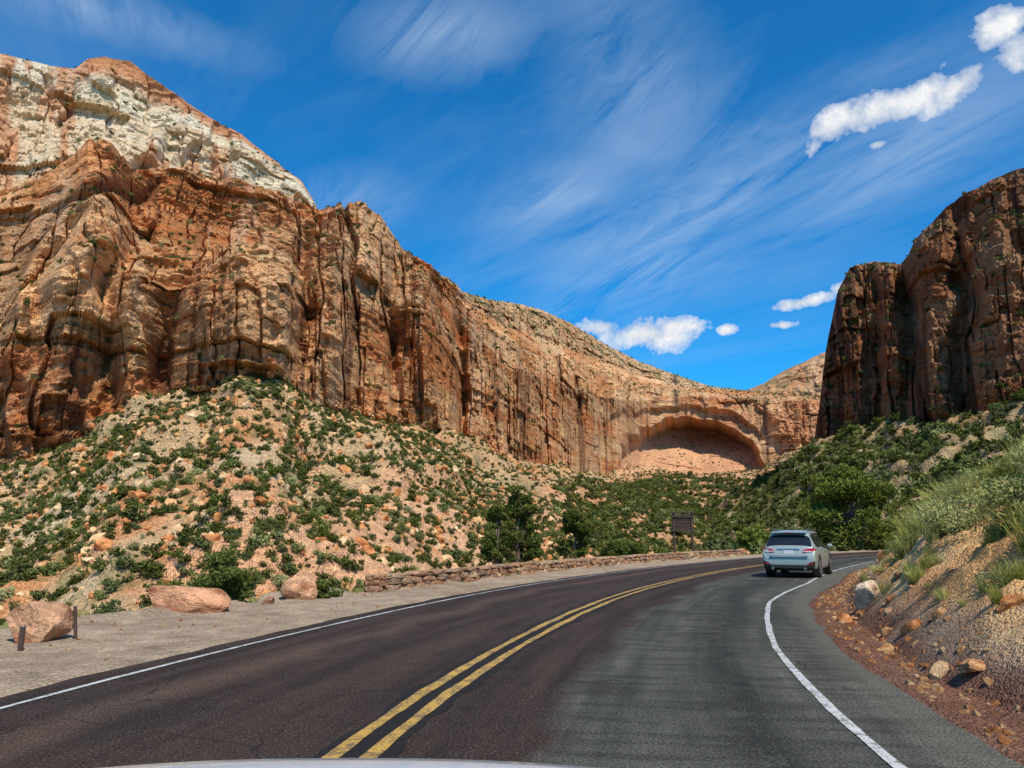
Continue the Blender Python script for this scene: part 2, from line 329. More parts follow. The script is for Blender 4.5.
    pt=fbm(u/55,0,Z/45,4,seed+22); c=mixc(c,(.82,.52,.28),sst(0.0,.4,pt)*.5); c=mixc(c,(.64,.22,.07),sst(0.05,.4,-pt)*.55)
    c=c*(1+.14*b2+.12*b3+.07*b1)[...,None]
    vs=fbm(u/4.5,0,Z/60,3,seed+23)*.6+.4*fbm(u/28,0,Z/90,2,seed+24)
    c=mixc(c,(.19,.075,.04),sst(.10,.36,vs)*.70*steep*(1-.45*ra)); c=mixc(c,(.86,.6,.38),sst(.2,.45,-vs)*.4*steep)
    c=mixc(c,(.10,.042,.028),np.clip(g1*.6*gm_+g2*.4+g3*.35,0,1)*steep)
    tb=mixc(mixc(np.zeros(P.shape)+np.array((.60,.40,.21)),(.72,.52,.31),sst(-.3,.4,fbm(X/14,Y/14,0,4,seed+30))),(.68,.26,.10),sst(.10,.4,fbm(X/30,Y/30,0,3,seed+31))*.8)
    tb=mixc(tb,(.70,.43,.22),oc*.6); tb=mixc(tb,(.20,.19,.075),sst(.04,.38,fbm(X/4,Y/4,0,4,seed+32))*.65*(1-.6*oc))
    c=mixc(c,tb,ta*np.ones_like(R))
    lv=steep*sst(.5,.75,nz)*sst(-.1,.3,fbm(X/5,Y/5,Z/5,3,seed+33)); c=mixc(c,(.13,.135,.055),lv*.65)
    if colfn: c=colfn(c,dict(X=X,Y=Y,Z=Z,R=R,A=A,V=VV,st=st,st2=st2,pt=pt,vs=vs,ta=ta,un=un,steep=steep,nz=nz,hs=hs,u=u))
    return P,c,VV,nz
rock_m=terrain_mat('canyon_rock',.4,1.6,1.5,(.7,.7,1.8),var=.34,bs=1.0)
pxL=np.r_[np.arange(-900,-120,5.0),np.arange(-120,880,.8)]; azL=az_of(pxL)
foot=np.interp(pxL,[-900,0,400,550,650,760,880],[58,58,72,115,190,290,380])
sL=[(foot,np.interp(pxL,[-900,500,700,880],[-20,-20,-26,-30])),
 stations([(-900,500,340),(-300,500,330),(-100,500,320),(0,492,310),(30,482,305),(80,455,300),(130,418,290),(180,402,282),(215,395,268),(240,378,262),(280,380,264),(310,412,280),(345,418,300),(400,426,330),(440,436,370),(500,460,460),(560,474,600),(600,479,720),(640,472,850),(700,476,900),(760,472,900),(800,452,900),(830,445,920),(900,440,960)],azL),
 stations([(-900,300,370),(-100,350,335),(0,330,322),(50,270,316),(90,215,310),(125,290,302),(180,300,298),(240,280,290),(300,290,300),(330,275,318),(365,262,332),(400,310,345),(440,330,382),(500,368,478),(560,388,622),(620,400,745),(650,402,870),(700,396,930),(760,400,930),(800,402,930),(900,405,1000)],azL),
 stations([(-900,200,430),(-100,235,385),(0,210,372),(40,185,356),(88,147,333),(112,160,352),(130,172,365),(200,182,390),(240,190,398),(300,212,400),(320,226,402),(336,215,398),(350,207,388),(365,205,382),(380,216,385),(398,243,392),(410,262,400),(430,277,412),(455,300,445),(490,330,530),(520,345,605),(560,357,700),(600,370,810),(640,385,930),(700,392,960),(760,394,980),(800,397,1000),(900,400,1060)],azL),
 stations([(-900,190,470),(-100,225,420),(0,200,415),(60,178,405),(130,178,405),(200,188,425),(300,214,435),(320,226,440),(335,219,440),(362,211,440),(398,247,440),(430,279,450),(455,296,490),(490,318,570),(520,330,650),(560,345,760),(600,360,870),(640,376,980),(700,389,1050),(760,393,1060),(800,396,1100),(900,399,1200)],azL),
 stations([(-900,60,520),(-100,62,455),(0,54,450),(30,62,450),(75,68,450),(88,58,450),(105,56,448),(130,60,448),(160,82,448),(200,112,448),(240,134,448),(270,158,450),(300,182,450),(314,205,450),(322,224,460),(335,220,470),(362,211,470),(398,247,470),(430,276,480),(455,289,560),(490,300,660),(520,304,760),(545,312,830),(570,323,900),(600,342,980),(640,362,1060),(680,376,1120),(710,386,1160),(760,392,1200),(800,395,1200),(900,398,1300)],azL)]
sL.append((sL[-1][0]+250,sL[-1][1]-60))
aA,_=ae(694,440); zb=float(CH+900*ae(694,474)[1])
def colL(c,g):
    w=sst(4.0,4.12,g['V']+.02*g['pt'])*(1-sst(-.29,-.20,g['A']))
    wc=mixc(np.zeros(c.shape)+np.array((.84,.63,.41)),(.90,.77,.57),sst(-.2,.4,g['st']))
    wc=mixc(wc,(.68,.31,.15),sst(.22,.44,g['vs']+.45*g['pt'])*.8); wc=mixc(wc,(.20,.20,.09),sst(.6,.8,g['nz'])*.4)
    topred=sst(4.78,4.92,g['V'])*sst(math.radians(-34),math.radians(-31),g['A']); wc=mixc(wc,(.60,.24,.10),topred*.85)
    c=mixc(c,wc,w)
    far=sst(3.8,4.1,g['V'])*sst(-.15,-.05,g['A']); c=mixc(c,(.66,.42,.23),far*.6)
    c=mixc(c,(.13,.14,.06),far*sst(.0,.3,fbm(g['X']/9,g['Y']/9,g['Z']/9,3,77))*.8)
    c=mixc(c,(.74,.46,.28),sst(.05,.3,g['A'])*.22*g['steep'])
    vf=sst(math.radians(2),math.radians(9),g['A'])*g['ta']*(1-sst(.7,.95,g['V'])); c=mixc(c,(.17,.18,.07),vf*.6)
    if g['un'] is not None:
        c=mixc(c,(.76,.40,.22),g['un']*.7)
        bl=np.exp(-((g['A']-ae(676,400)[0])/.0035)**2)*sst(zb+70,zb+85,g['Z'])*g['steep']; c=mixc(c,(.05,.045,.045),bl*.8)
    return c
FL=[(85,11,11,1,3.1),(22,12,6,1,2.6),(150,8,6,1,2.2),(240,14,6,1,2.2),(330,9,6,1,3),(425,12,8,1,3),(520,20,8,1,3),
    (122,4,-9,1,2.7),(182,4,-12,1,2.1),(298,4,-8,1.1,2.7),(463,9,-18,1,2.6),(398,4,-7,1,2.7),(600,9,-9,1,2.6),(560,7,-9,1,2.8),(52,5,-7,1,2.3)]
PL,cL,VL,nzL=sheet(azL,sL,[170,140,115,14,95,8],['talus','cliff','ramp','bench','cliff','top'],100,(aA,900,zb,78,70),colL,feats=FL,ampf=1.1)
obj('canyon_wall',np_mesh('canyon_wall',PL,grid_faces(*PL.shape[:2])[:,::-1],rock_m,cL))
pxR=np.r_[np.arange(560,1120,.8),np.arange(1120,2200,6.0)]; azR=az_of(pxR)
sR=[(np.interp(pxR,[560,700,860,1024,1400,2200],[260,190,135,150,120,90]),np.interp(pxR,[560,700,860,1024,2200],[-34,-24,-10,2,4])),
 stations([(560,560,620),(640,545,600),(700,522,560),(735,500,530),(760,483,500),(790,463,450),(817,449,425),(870,442,385),(920,433,350),(1000,420,320),(1060,410,300),(1300,380,240),(2200,380,200)],azR),
 stations([(560,559,630),(640,544,610),(700,521,570),(760,482,505),(790,462,455),(814,448,430),(822,410,430),(840,350,415),(850,330,408),(905,335,385),(930,320,365),(1024,300,330),(1300,250,255),(2200,250,220)],azR),
 stations([(560,558,640),(640,543,620),(700,520,580),(760,481,515),(790,461,465),(813,447,440),(819,410,440),(826,350,438),(838,290,436),(850,268,430),(872,262,425),(900,264,410),(908,255,405),(916,238,400),(932,222,392),(945,206,385),(965,192,380),(1000,174,370),(1024,165,362),(1300,80,300),(2200,60,260)],azR)]
sR.append((sR[-1][0]+200,sR[-1][1]-30))
def colR(c,g):
    c=mixc(c,(.21,.095,.052),g['steep']*.70+0*g['st']); c=mixc(c,(.46,.29,.17),sst(.0,.35,g['pt'])*.35*g['steep']); c=mixc(c,(.06,.035,.028),sst(.08,.38,g['vs'])*.6*g['steep'])  # first mix darkens the rock colour in place of shade on this wall
    c=mixc(c,(.20,.19,.08),g['ta']*.35+0*g['st'])
    return c
FR=[(845,10,9,1,3),(905,6,-16,1,3),(935,12,8,1,3),(872,4,-8,1,3),(965,5,-9,1,3),(1000,10,6,1,3)]
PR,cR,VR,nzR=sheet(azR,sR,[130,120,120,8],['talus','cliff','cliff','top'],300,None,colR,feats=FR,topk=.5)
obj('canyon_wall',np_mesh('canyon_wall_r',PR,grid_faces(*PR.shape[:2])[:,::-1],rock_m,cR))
pxM=np.arange(700,960,2.0); azM=az_of(pxM)
sM=[stations([(700,470,1500),(960,470,1500)],azM),stations([(700,402,1560),(760,398,1550),(800,390,1550),(960,385,1550)],azM),
 stations([(700,396,1700),(745,391,1700),(765,383,1680),(778,374,1660),(790,368,1650),(806,361,1650),(822,353,1650),(960,340,1650)],azM)]
sM.append((sM[-1][0]+200,sM[-1][1]-40))
def colM(c,g):
    return mixc(mixc(c,(.58,.35,.21),g['steep']*.4+0*g['st']),(.15,.15,.07),sst(.05,.3,fbm(g['X']/14,g['Y']/14,g['Z']/14,3,78))*.6)
PM,cM,_,_=sheet(azM,sM,[30,60,3],['cliff','ramp','top'],500,None,colM)
obj('mesa',np_mesh('mesa',PM,grid_faces(*PM.shape[:2])[:,::-1],rock_m,cM))
# ================= FOLIAGE
def fol_mat(name,c1,c2,rv=.35,tr=.25):
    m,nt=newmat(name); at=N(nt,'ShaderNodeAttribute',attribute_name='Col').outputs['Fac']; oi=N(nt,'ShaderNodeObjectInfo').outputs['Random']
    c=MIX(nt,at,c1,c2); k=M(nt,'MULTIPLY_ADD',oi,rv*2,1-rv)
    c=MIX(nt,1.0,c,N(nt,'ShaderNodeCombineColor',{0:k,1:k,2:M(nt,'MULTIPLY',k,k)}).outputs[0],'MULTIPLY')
    d_=N(nt,'ShaderNodeBsdfDiffuse',{'Color':c})
    if tr==0: finish(nt,d_.outputs[0]); return m
    t=N(nt,'ShaderNodeBsdfTranslucent',{'Color':c})
    finish(nt,N(nt,'ShaderNodeMixShader',{0:tr,1:d_.outputs[0],2:t.outputs[0]}).outputs[0]); return m
jun=fol_mat('juniper_foliage',(.055,.066,.018),(.13,.145,.045),tr=0); jun2=fol_mat('oak_foliage',(.075,.095,.020),(.18,.21,.055),tr=0); sage=fol_mat('sage_foliage',(.19,.20,.065),(.38,.38,.15),.25,0)
pine=fol_mat('pine_foliage',(.055,.072,.016),(.18,.21,.05),.15); bright=fol_mat('bright_pinyon_foliage',(.09,.11,.02),(.28,.32,.07),.1); grassm=fol_mat('grass_blades',(.26,.28,.06),(.54,.50,.18),.25)  # bright: lighter green base that sets trees off from the dark slope
bark=simple('bark',(.12,.085,.06),.9,var=.5,scale=12,bump=.6)
def leaves(cen,size,r,flat=.5):
    n=len(cen); a=r.normal(size=(n,3)); a/=np.linalg.norm(a,axis=1,keepdims=True); b=np.cross(a,r.normal(size=(n,3))); b/=np.linalg.norm(b,axis=1,keepdims=True)
    sz=size*r.uniform(.6,1.3,(n,1)); a=a*sz; b=b*sz*flat
    V=np.stack([cen-a,cen+b*.9,cen+a,cen-b],1).reshape(-1,3); Fq=np.arange(4*n).reshape(n,4)
    return V,Fq
def clumps(centers,radii,n,r):
    i=r.integers(0,len(centers),n); w=r.normal(size=(n,3)); w/=np.linalg.norm(w,axis=1,keepdims=True); w*=r.uniform(.35,1,(n,1))**.5
    return centers[i]+w*radii[i][:,None]*np.array([1,1,.75]),i,w
proto=bpy.data.collections.new('shrub_kinds')
for q in range(6):
    r=np.random.default_rng(50+q); nc=9; cen=r.uniform(-1,1,(nc,3))*np.array([.5,.5,.35])+np.array([0,0,.55]); rad=r.uniform(.35,.62,nc)
    if q in (2,3): cen[:,2]*=1.25
    P,i,w=clumps(cen,rad,240,r); P[:,2]=np.maximum(P[:,2],.03)
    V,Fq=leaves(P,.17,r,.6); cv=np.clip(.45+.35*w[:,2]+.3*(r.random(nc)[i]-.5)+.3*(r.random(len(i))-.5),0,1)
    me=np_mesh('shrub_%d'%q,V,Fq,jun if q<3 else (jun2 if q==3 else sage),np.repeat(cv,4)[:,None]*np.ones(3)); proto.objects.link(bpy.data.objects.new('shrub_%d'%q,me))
def pick(P,V,lo,hi,n,dens):
    Pc=P[:-1,:-1]; area=np.linalg.norm(np.cross(P[:-1,1:]-Pc,P[1:,:-1]-Pc),axis=-1); w=area*((V[:-1,:-1]>=lo)&(V[:-1,:-1]<hi))*dens[:-1,:-1]
    w=w.ravel()/w.sum(); c=rng.choice(w.size,n,p=w); i,j=np.divmod(c,P.shape[1]-1); u=rng.random((n,1)); v=rng.random((n,1))
    return P[i,j]*(1-u)*(1-v)+P[i,j+1]*u*(1-v)+P[i+1,j]*(1-u)*v+P[i+1,j+1]*u*v
def mk_scatter(name,pts,s0,s1,coll,nk,kp=None,sq=(.8,1.2),tilt=.15,dz=0,pw=1.8):
    n=len(pts); s=s0+(s1-s0)*rng.random(n)**pw; sc3=np.stack([s*rng.uniform(*sq,n),s*rng.uniform(*sq,n),s*rng.uniform(*sq,n)],1)
    rot=np.stack([rng.normal(0,tilt,n),rng.normal(0,tilt,n),rng.uniform(0,6.28,n)],1); idx=rng.choice(nk,n,p=kp)
    p=pts.copy(); p[:,2]-=dz*s; return scatter(name,p,sc3,rot,idx,coll)
RL=np.hypot(PL[...,0],PL[...,1]); AL=np.arctan2(PL[...,0],PL[...,1]); dn=(.9+.45*sst(-.3,.3,fbm(PL[...,0]/18,PL[...,1]/18,0,3,60)))*np.where(RL<330,2.4,1.0)
vis=(AL>math.radians(-50))*1.0+.12
kp=[.28,.24,.22,.13,.07,.06]
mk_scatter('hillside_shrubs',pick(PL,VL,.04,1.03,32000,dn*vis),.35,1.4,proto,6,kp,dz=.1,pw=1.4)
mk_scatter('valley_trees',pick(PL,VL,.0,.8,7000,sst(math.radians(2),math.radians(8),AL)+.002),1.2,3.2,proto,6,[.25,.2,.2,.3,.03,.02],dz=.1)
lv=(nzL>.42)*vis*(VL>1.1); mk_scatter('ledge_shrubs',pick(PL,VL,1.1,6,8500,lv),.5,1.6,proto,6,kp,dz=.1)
visR=((np.arctan2(PR[...,0],PR[...,1])<math.radians(48))*1.0+.1)
dR=visR*(.25+sst(-.3,.3,fbm(PR[...,0]/22,PR[...,1]/22,0,3,61)))
kr=[.24,.2,.17,.27,.07,.05]
mk_scatter('hillside_shrubs',pick(PR,VR,.0,1.03,10500,dR),.7,2.6,proto,6,kr,dz=.1)
mk_scatter('ledge_shrubs',pick(PR,VR,1.1,4,1800,(nzR>.4)*visR+1e-9),.8,2.0,proto,6,kr,dz=.1)
# ================= ROCKS
rk=terrain_mat('boulder_rock',1.5,9,.05,var=.4,bs=.9)
def rock_mesh(name,seed,sub=3,cc=(.44,.27,.17),cuts=9):
    import bmesh
    bm=bmesh.new(); bmesh.ops.create_icosphere(bm,subdivisions=sub,radius=1); r=np.random.default_rng(seed)
    V=np.array([v.co[:] for v in bm.verts]); Fq=np.array([[v.index for v in f.verts] for f in bm.faces]); bm.free()
    for _ in range(cuts):
        n=r.normal(size=3); n/=np.linalg.norm(n); h=r.uniform(.5,.8); dd=V@n; V-=np.outer(np.maximum(0,dd-h),n)
    V*=(1+.09*fbm(V[:,0]*2+seed,V[:,1]*2,V[:,2]*2,4,seed,.6))[:,None]
    nz=fbm(V[:,0]*1.5+seed,V[:,1]*1.5,V[:,2]*3,3,seed+2)
    c=mixc(np.zeros(V.shape)+np.array(cc),np.array(cc)*1.4,sst(-.2,.4,nz)); c=mixc(c,np.array(cc)*np.array((.7,.5,.45)),sst(.1,.5,-nz))
    return np_mesh(name,V,Fq,rk,c)
rocks=bpy.data.collections.new('rock_kinds')
for q in range(6): rocks.objects.link(bpy.data.objects.new('rock_%d'%q,rock_mesh('rock_%d'%q,q+11,3 if q<4 else 2,[(.60,.35,.16),(.54,.24,.09),(.62,.43,.24),(.50,.21,.08),(.60,.38,.20),(.54,.30,.14)][q])))
mk_scatter('hillside_rocks',pick(PL,VL,.05,1.02,13000,vis*dn),.25,1.5,rocks,6,None,(.6,1.3),.5,.1,pw=2.4)
def on_ground(x,y,dz=0): 
    z=ground_z(np.array(x,float),np.array(y,float)); return np.stack([x,y,z-dz],1)
n=1000; s_=rng.uniform(-2,60,n); q=rp(s_,right_off(s_)+1.3+rng.random(n)**1.2*5); mk_scatter('bank_rocks',on_ground(q[:,0],q[:,1]),.03,.18,rocks,6,None,(.6,1.4),.5,.3,pw=2.5)
n=2600; s_=rng.uniform(-2,60,n); q=rp(s_,right_off(s_)+.95+np.abs(rng.normal(0,.6,n))); mk_scatter('gravel_stones',on_ground(q[:,0],q[:,1]),.010,.060,rocks,6,None,(.6,1.4),.5,.1,pw=2.2)
n=1800; s_=rng.uniform(0,50,n); q=rp(s_,-4.05-rng.random(n)**.7*4.0); mk_scatter('gravel_stones',on_ground(q[:,0],q[:,1]),.006,.04,rocks,6,None,(.6,1.4),.5,.1,pw=2.5)
def boulder(px,py,sx,sy,sz,seed,rot,cc=(.42,.24,.15),sub=4):
    x,y=gpt(px,py); z=float(ground_z(np.array([x]),np.array([y]))[0]); o=obj('boulder',rock_mesh('boulder',seed,sub,cc)); o.location=(x,y,max(z,-.3)+sz*.45); o.scale=(sx,sy,sz); o.rotation_euler=(.1,.15,rot)
boulder(183,612,.92,.55,.38,101,.1,(.42,.215,.12)); boulder(300,600,.46,.40,.44,102,.5,(.42,.23,.13)); boulder(38,641,.50,.42,.42,103,1.0,(.38,.21,.12)); boulder(268,604,.16,.15,.12,107,0)
boulder(703,557,.75,.6,.42,104,.3,(.52,.22,.11)); boulder(722,556,.6,.5,.38,105,.9,(.54,.29,.17)); boulder(745,555,.85,.6,.34,106,.2,(.52,.24,.12)); boulder(868,618,.26,.22,.34,108,.4,(.6,.46,.32)); boulder(975,690,.18,.15,.09,109,.7,(.56,.30,.14))
# ================= STONE WALL
Vs=[];Fs=[];Cs_=[];off=0; base=rock_mesh('tmp',55,2); bv=np.array([v.co[:] for v in base.vertices]); bf=np.array([p.vertices[:] for p in base.polygons])
def ps(v,p=.45): return np.sign(v)*np.abs(v)**p
bq=bv/np.linalg.norm(bv,axis=1,keepdims=True); bq=ps(bq); bq/=np.abs(bq).max()
w0=19.5
for course,(hh,zz) in enumerate([(.10,.08),(.10,.25),(.065,.40)]):
    s_=w0
    while s_<60:
        ln=random.uniform(.28,.8)*(1.3 if course==2 else 1); 
        dd=left_edge(np.array([s_]))[0]+.30; c0=rp(np.array([s_+ln/2]),np.array([dd]))[0]; t=np.array([np.interp(s_,S,T[:,0]),np.interp(s_,S,T[:,1])]); nn=np.array([t[1],-t[0]])
        if not(course==2 and random.random()<.12):
            v=bq*(1+.06*np.random.default_rng(int(s_*50)+course).normal(size=(len(bq),1))); hj=hh*random.uniform(.8,1.2); wd=.24*random.uniform(.85,1.1)
            x=v[:,0]*ln*.5; yv=v[:,1]*wd; z=v[:,2]*hj+zz+random.uniform(-.015,.015)
            Vs.append(np.stack([c0[0]+t[0]*x+nn[0]*yv,c0[1]+t[1]*x+nn[1]*yv,z],1)); Fs.append(bf+off); off+=len(v)
            cc=np.array(random.choice([(.38,.22,.13),(.33,.18,.10),(.41,.28,.17),(.28,.18,.12)]))*random.uniform(.75,1.1); Cs_.append(np.tile(cc,(len(v),1)))
        s_+=ln-.005
obj('stone_wall',np_mesh('stone_wall',np.vstack(Vs),np.vstack(Fs),rk,np.vstack(Cs_)))
# ================= TREES
def tube(pts,rad,n=7):
    pts=np.array(pts); V=[];Fq=[]
    for i,(p,rr_) in enumerate(zip(pts,rad)):
        t=pts[min(i+1,len(pts)-1)]-pts[max(i-1,0)]; t=t/np.linalg.norm(t); a=np.cross(t,[.3,.9,.1]); a/=np.linalg.norm(a); b=np.cross(t,a)
        for k_ in range(n): an=2*math.pi*k_/n; V.append(p+rr_*(a*math.cos(an)+b*math.sin(an)))
    for i in range(len(pts)-1):
        for k_ in range(n): Fq.append((i*n+k_,i*n+(k_+1)%n,(i+1)*n+(k_+1)%n,(i+1)*n+k_))
    return np.array(V),np.array(Fq)
def tree(name,x,y,z,h,cr,seed,nl=9000,ls=.11,mat=None,low=.08,conic=.5):
    r=np.random.default_rng(seed); e_=bpy.data.objects.new(name,None); link(e_); e_.location=(x,y,z)
    V,Fq=[],[];o_=0
    tr=[np.array([.05*h*math.sin(k_*1.3+seed)*k_/6,.04*h*math.cos(k_+seed)*k_/6,h*.93*k_/6]) for k_ in range(7)]
    v,f_=tube(tr,[h*.035*(1-k_/7.5) for k_ in range(7)]); V.append(v);Fq.append(f_);o_+=len(v)
    cen=[];rad=[]
    nb=int(22+h*2)
    for b_ in range(nb):
        u=r.uniform(low,.98); an=r.uniform(0,6.28); p0=np.array([np.interp(u*6,range(7),[t_[k_] for t_ in tr]) for k_ in range(3)])
        prof=(math.sin(math.pi*min(1,(u+.18)*.85))**.6)*(1-conic*u); ln=cr*prof*r.uniform(.65,1.12); dr=np.array([math.cos(an),math.sin(an),r.uniform(-.05,.45)])
        p1=p0+dr*ln*.5+np.array([0,0,-.02*h]); p2=p0+dr*ln
        v,f_=tube([p0,p1,p2],[h*.012,h*.008,h*.003],5); V.append(v);Fq.append(f_+o_);o_+=len(v)
        for t_,rr_ in ((.55,.26),(.85,.24),(1.0,.2)):
            cen.append(p0+dr*ln*t_+r.normal(0,.06*cr,3)); rad.append(cr*rr_*r.uniform(.7,1.3))
    obj('trunk',np_mesh('trunk',np.vstack(V),np.vstack(Fq),bark),e_)
    cen=np.array(cen);rad=np.array(rad); P,i,w=clumps(cen,rad,nl,r); P[:,2]=np.maximum(P[:,2],.05)
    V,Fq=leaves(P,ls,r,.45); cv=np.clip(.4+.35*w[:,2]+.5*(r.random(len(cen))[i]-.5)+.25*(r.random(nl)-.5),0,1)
    obj('foliage',np_mesh('foliage',V,Fq,mat or pine,np.repeat(cv,4)[:,None]*np.ones(3)),e_)
def tree_at(name,px,ptop,pbot,r,wpx,seed,**k):
    a,tt=ae(px,ptop); _,tb=ae(px,pbot); z0=CH+r*tb; h=r*(tt-tb); cr=wpx/2/F*r; tree(name,r*math.sin(a),r*math.cos(a),z0,h,cr,seed,**k)
tree_at('juniper_tree',849,464,552,88,90,1,nl=20000,ls=.20,low=.05,conic=.35,mat=bright)
tree_at('pine_tree',518,482,570,62,52,2,nl=9000,ls=.15)
tree_at('pine_tree',497,500,570,58,34,3,nl=6000,ls=.14)
tree_at('pine_tree',574,510,566,66,40,4,nl=7000,ls=.16)
tree_at('juniper_tree',755,528,553,92,46,5,nl=6000,ls=.2,mat=bright)
tree_at('juniper_tree',780,530,552,97,34,12,nl=4000,ls=.2)
tree_at('juniper_tree',625,540,566,62,50,6,nl=6000,ls=.13)
tree_at('juniper_tree',222,552,612,21,80,7,nl=12000,ls=.05,conic=.1,low=.02)
tree_at('juniper_tree',325,580,606,20,30,8,nl=3000,ls=.045,conic=.1,low=.02)
tree_at('juniper_tree',912,512,560,75,50,10,nl=8000,ls=.17)
n=260; s_=rng.uniform(8,95,n); q=rp(s_,left_edge(s_)-1.2-rng.random(n)*9); mk_scatter('roadside_brush',on_ground(q[:,0],q[:,1]),.4,1.4,proto,6,[.25,.2,.15,.2,.1,.1],dz=.1)
n=160; s_=rng.uniform(60,140,n); q=rp(s_,left_edge(s_)-1-rng.random(n)*12); mk_scatter('roadside_brush',on_ground(q[:,0],q[:,1]),.8,2.4,proto,6,[.25,.2,.25,.2,.05,.05],dz=.1)
# grass tufts
gk=bpy.data.collections.new('grass_kinds')
for q_ in range(4):
    r=np.random.default_rng(90+q_); nb=170; V=[];cv=[]
    for b_ in range(nb):
        an=r.uniform(0,6.28); rr_=.34*r.random()**.5; p=np.array([math.cos(an)*rr_,math.sin(an)*rr_,0]); h=r.uniform(.45,1.05); ln=r.uniform(.1,.5); dr=np.array([math.cos(an+r.normal()*.7),math.sin(an+r.normal()*.7),0]); sd=np.array([-dr[1],dr[0],0])*.014
        V+= [p-sd,p+sd,p+dr*ln*.4+sd*.7+[0,0,h*.65],p+dr*ln*.4-sd*.7+[0,0,h*.65], p+dr*ln*.4-sd*.7+[0,0,h*.65],p+dr*ln*.4+sd*.7+[0,0,h*.65],p+dr*ln+[0,0,h]+sd*.1,p+dr*ln+[0,0,h]-sd*.1]; c_=r.random(); cv+=[c_*.6]*4+[c_]*4
    me=np_mesh('tuft_%d'%q_,np.array(V),np.arange(len(V)).reshape(-1,4),grassm,np.array(cv)[:,None]*np.ones(3)); gk.objects.link(bpy.data.objects.new('tuft_%d'%q_,me))
for q_ in range(3):
    r=np.random.default_rng(190+q_); nc=14; cen=r.uniform(-1,1,(nc,3))*np.array([.5,.5,.3])+np.array([0,0,.5]); rad=r.uniform(.2,.42,nc)
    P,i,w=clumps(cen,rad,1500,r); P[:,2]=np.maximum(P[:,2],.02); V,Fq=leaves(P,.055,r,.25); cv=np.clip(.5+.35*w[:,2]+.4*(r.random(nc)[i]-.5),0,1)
    me=np_mesh('tuft_z%d'%q_,V,Fq,[sage,sage,jun2][q_],np.repeat(cv,4)[:,None]*np.ones(3)); gk.objects.link(bpy.data.objects.new('tuft_z%d'%q_,me))
gp=[.15,.15,.12,.12,.17,.17,.12]
n=6200; s_=rng.uniform(9,75,n); dd=2.2+rng.random(n)**.8*8; q=rp(s_,right_off(s_)+.8+dd); m_=fbm(q[:,0]/2.2,q[:,1]/2.2,0,2,71)+.24*(dd-3.9)+.002*(s_-22)>-.02
q=q[m_]; mk_scatter('bank_grass',on_ground(q[:,0],q[:,1]),.28,.80,gk,7,gp,tilt=.2,dz=.05)
for s0_,dd_,rad_,nn_,s1 in ((16.5,2.6,.7,18,.5),(19.5,2.4,.8,20,.5),(23,2.8,.9,22,.6),(12.8,2.6,.45,11,.45),(14.8,1.7,.3,7,.32),(11.2,2.2,.4,10,.4),(13.6,3.4,.5,12,.5),(9.2,1.9,.22,6,.25),(10.0,3.0,.4,9,.4),(27,2.8,.8,16,.5)):
    a_=s0_+rng.normal(0,rad_*.6,nn_); q=rp(a_,right_off(a_)+.8+np.maximum(1.1,dd_+rng.normal(0,rad_*.5,nn_))); mk_scatter('bank_grass',on_ground(q[:,0],q[:,1]),.2,s1,gk,7,gp,tilt=.2,dz=.05)
n=110; s_=rng.uniform(5,40,n); q=rp(s_,right_off(s_)+1.9+rng.random(n)*2.2); mk_scatter('bank_grass',on_ground(q[:,0],q[:,1]),.10,.30,gk,7,gp,tilt=.2,dz=.05)
n=140; s_=rng.uniform(8,60,n); q=rp(s_,left_edge(s_)-.1-rng.random(n)*1.0); mk_scatter('verge_grass',on_ground(q[:,0],q[:,1]),.15,.5,gk,7,gp,tilt=.2,dz=.05)
# ================= SIGN + STAKE
wood=simple('dark_wood',(.07,.04,.028),.8,var=.4,scale=9,bump=.4); steel=simple('grey_metal',(.2,.19,.18),.5,.6)
import bmesh
def box(name,cx,cy,cz,sx,sy,sz,mat,parent=None,bev=.01,rot=None):
    bm=bmesh.new(); bmesh.ops.create_cube(bm,size=1); bmesh.ops.scale(bm,vec=(sx,sy,sz),verts=bm.verts)
    if bev: bmesh.ops.bevel(bm,geom=bm.edges[:],offset=min(bev,min(sx,sy,sz)*.45),segments=2,profile=.5,affect='EDGES')
    me=bpy.data.meshes.new(name); bm.to_mesh(me); bm.free(); me.materials.append(mat); o=obj(name,me,parent,None,(cx,cy,cz))
    if rot: o.rotation_euler=rot
    return o
def cyl(name,c,r_,dp,mat,parent=None,axis='Z',bev=0,n=32,r2=None):
    bm=bmesh.new(); bmesh.ops.create_cone(bm,cap_ends=True,segments=n,radius1=r_,radius2=r_ if r2 is None else r2,depth=dp)
    if bev: bmesh.ops.bevel(bm,geom=[e_ for e_ in bm.edges if abs(e_.verts[0].co.z-e_.verts[1].co.z)<1e-6],offset=bev,segments=3,profile=.5,affect='EDGES')
    me=bpy.data.meshes.new(name); bm.to_mesh(me); bm.free(); me.materials.append(mat)
    for p in me.polygons: p.use_smooth=len(p.vertices)==4
    o=obj(name,me,parent,None,c)
    if axis=='X': o.rotation_euler=(0,math.pi/2,0)
    if axis=='Y': o.rotation_euler=(math.pi/2,0,0)
    return o
sg=bpy.data.objects.new('wooden_information_sign',None); link(sg); x,y=gpt(684,557.5); sg.location=(x,y,-.05); sg.rotation_euler=(0,0,math.radians(-25)); sg.scale=(1,1,1.08)
for i,sx in enumerate((-.62,.62)): cyl('post_%d'%i,(sx,0,1.4),.085,2.9,wood,sg,bev=.02,n=12)
box('board',0,.02,2.15,1.05,.09,.75,wood,sg); box('crossbar',0,-.09,2.62,1.6,.1,.14,wood,sg); box('crossbar_low',0,-.09,1.70,1.5,.08,.1,wood,sg)
for i in range(4): box('plank_%d'%i,0,-.05,1.86+i*.19,1.0,.03,.17,wood,sg)
box('cap',0,0,2.86,1.7,.3,.07,wood,sg,rot=(.15,0,0))
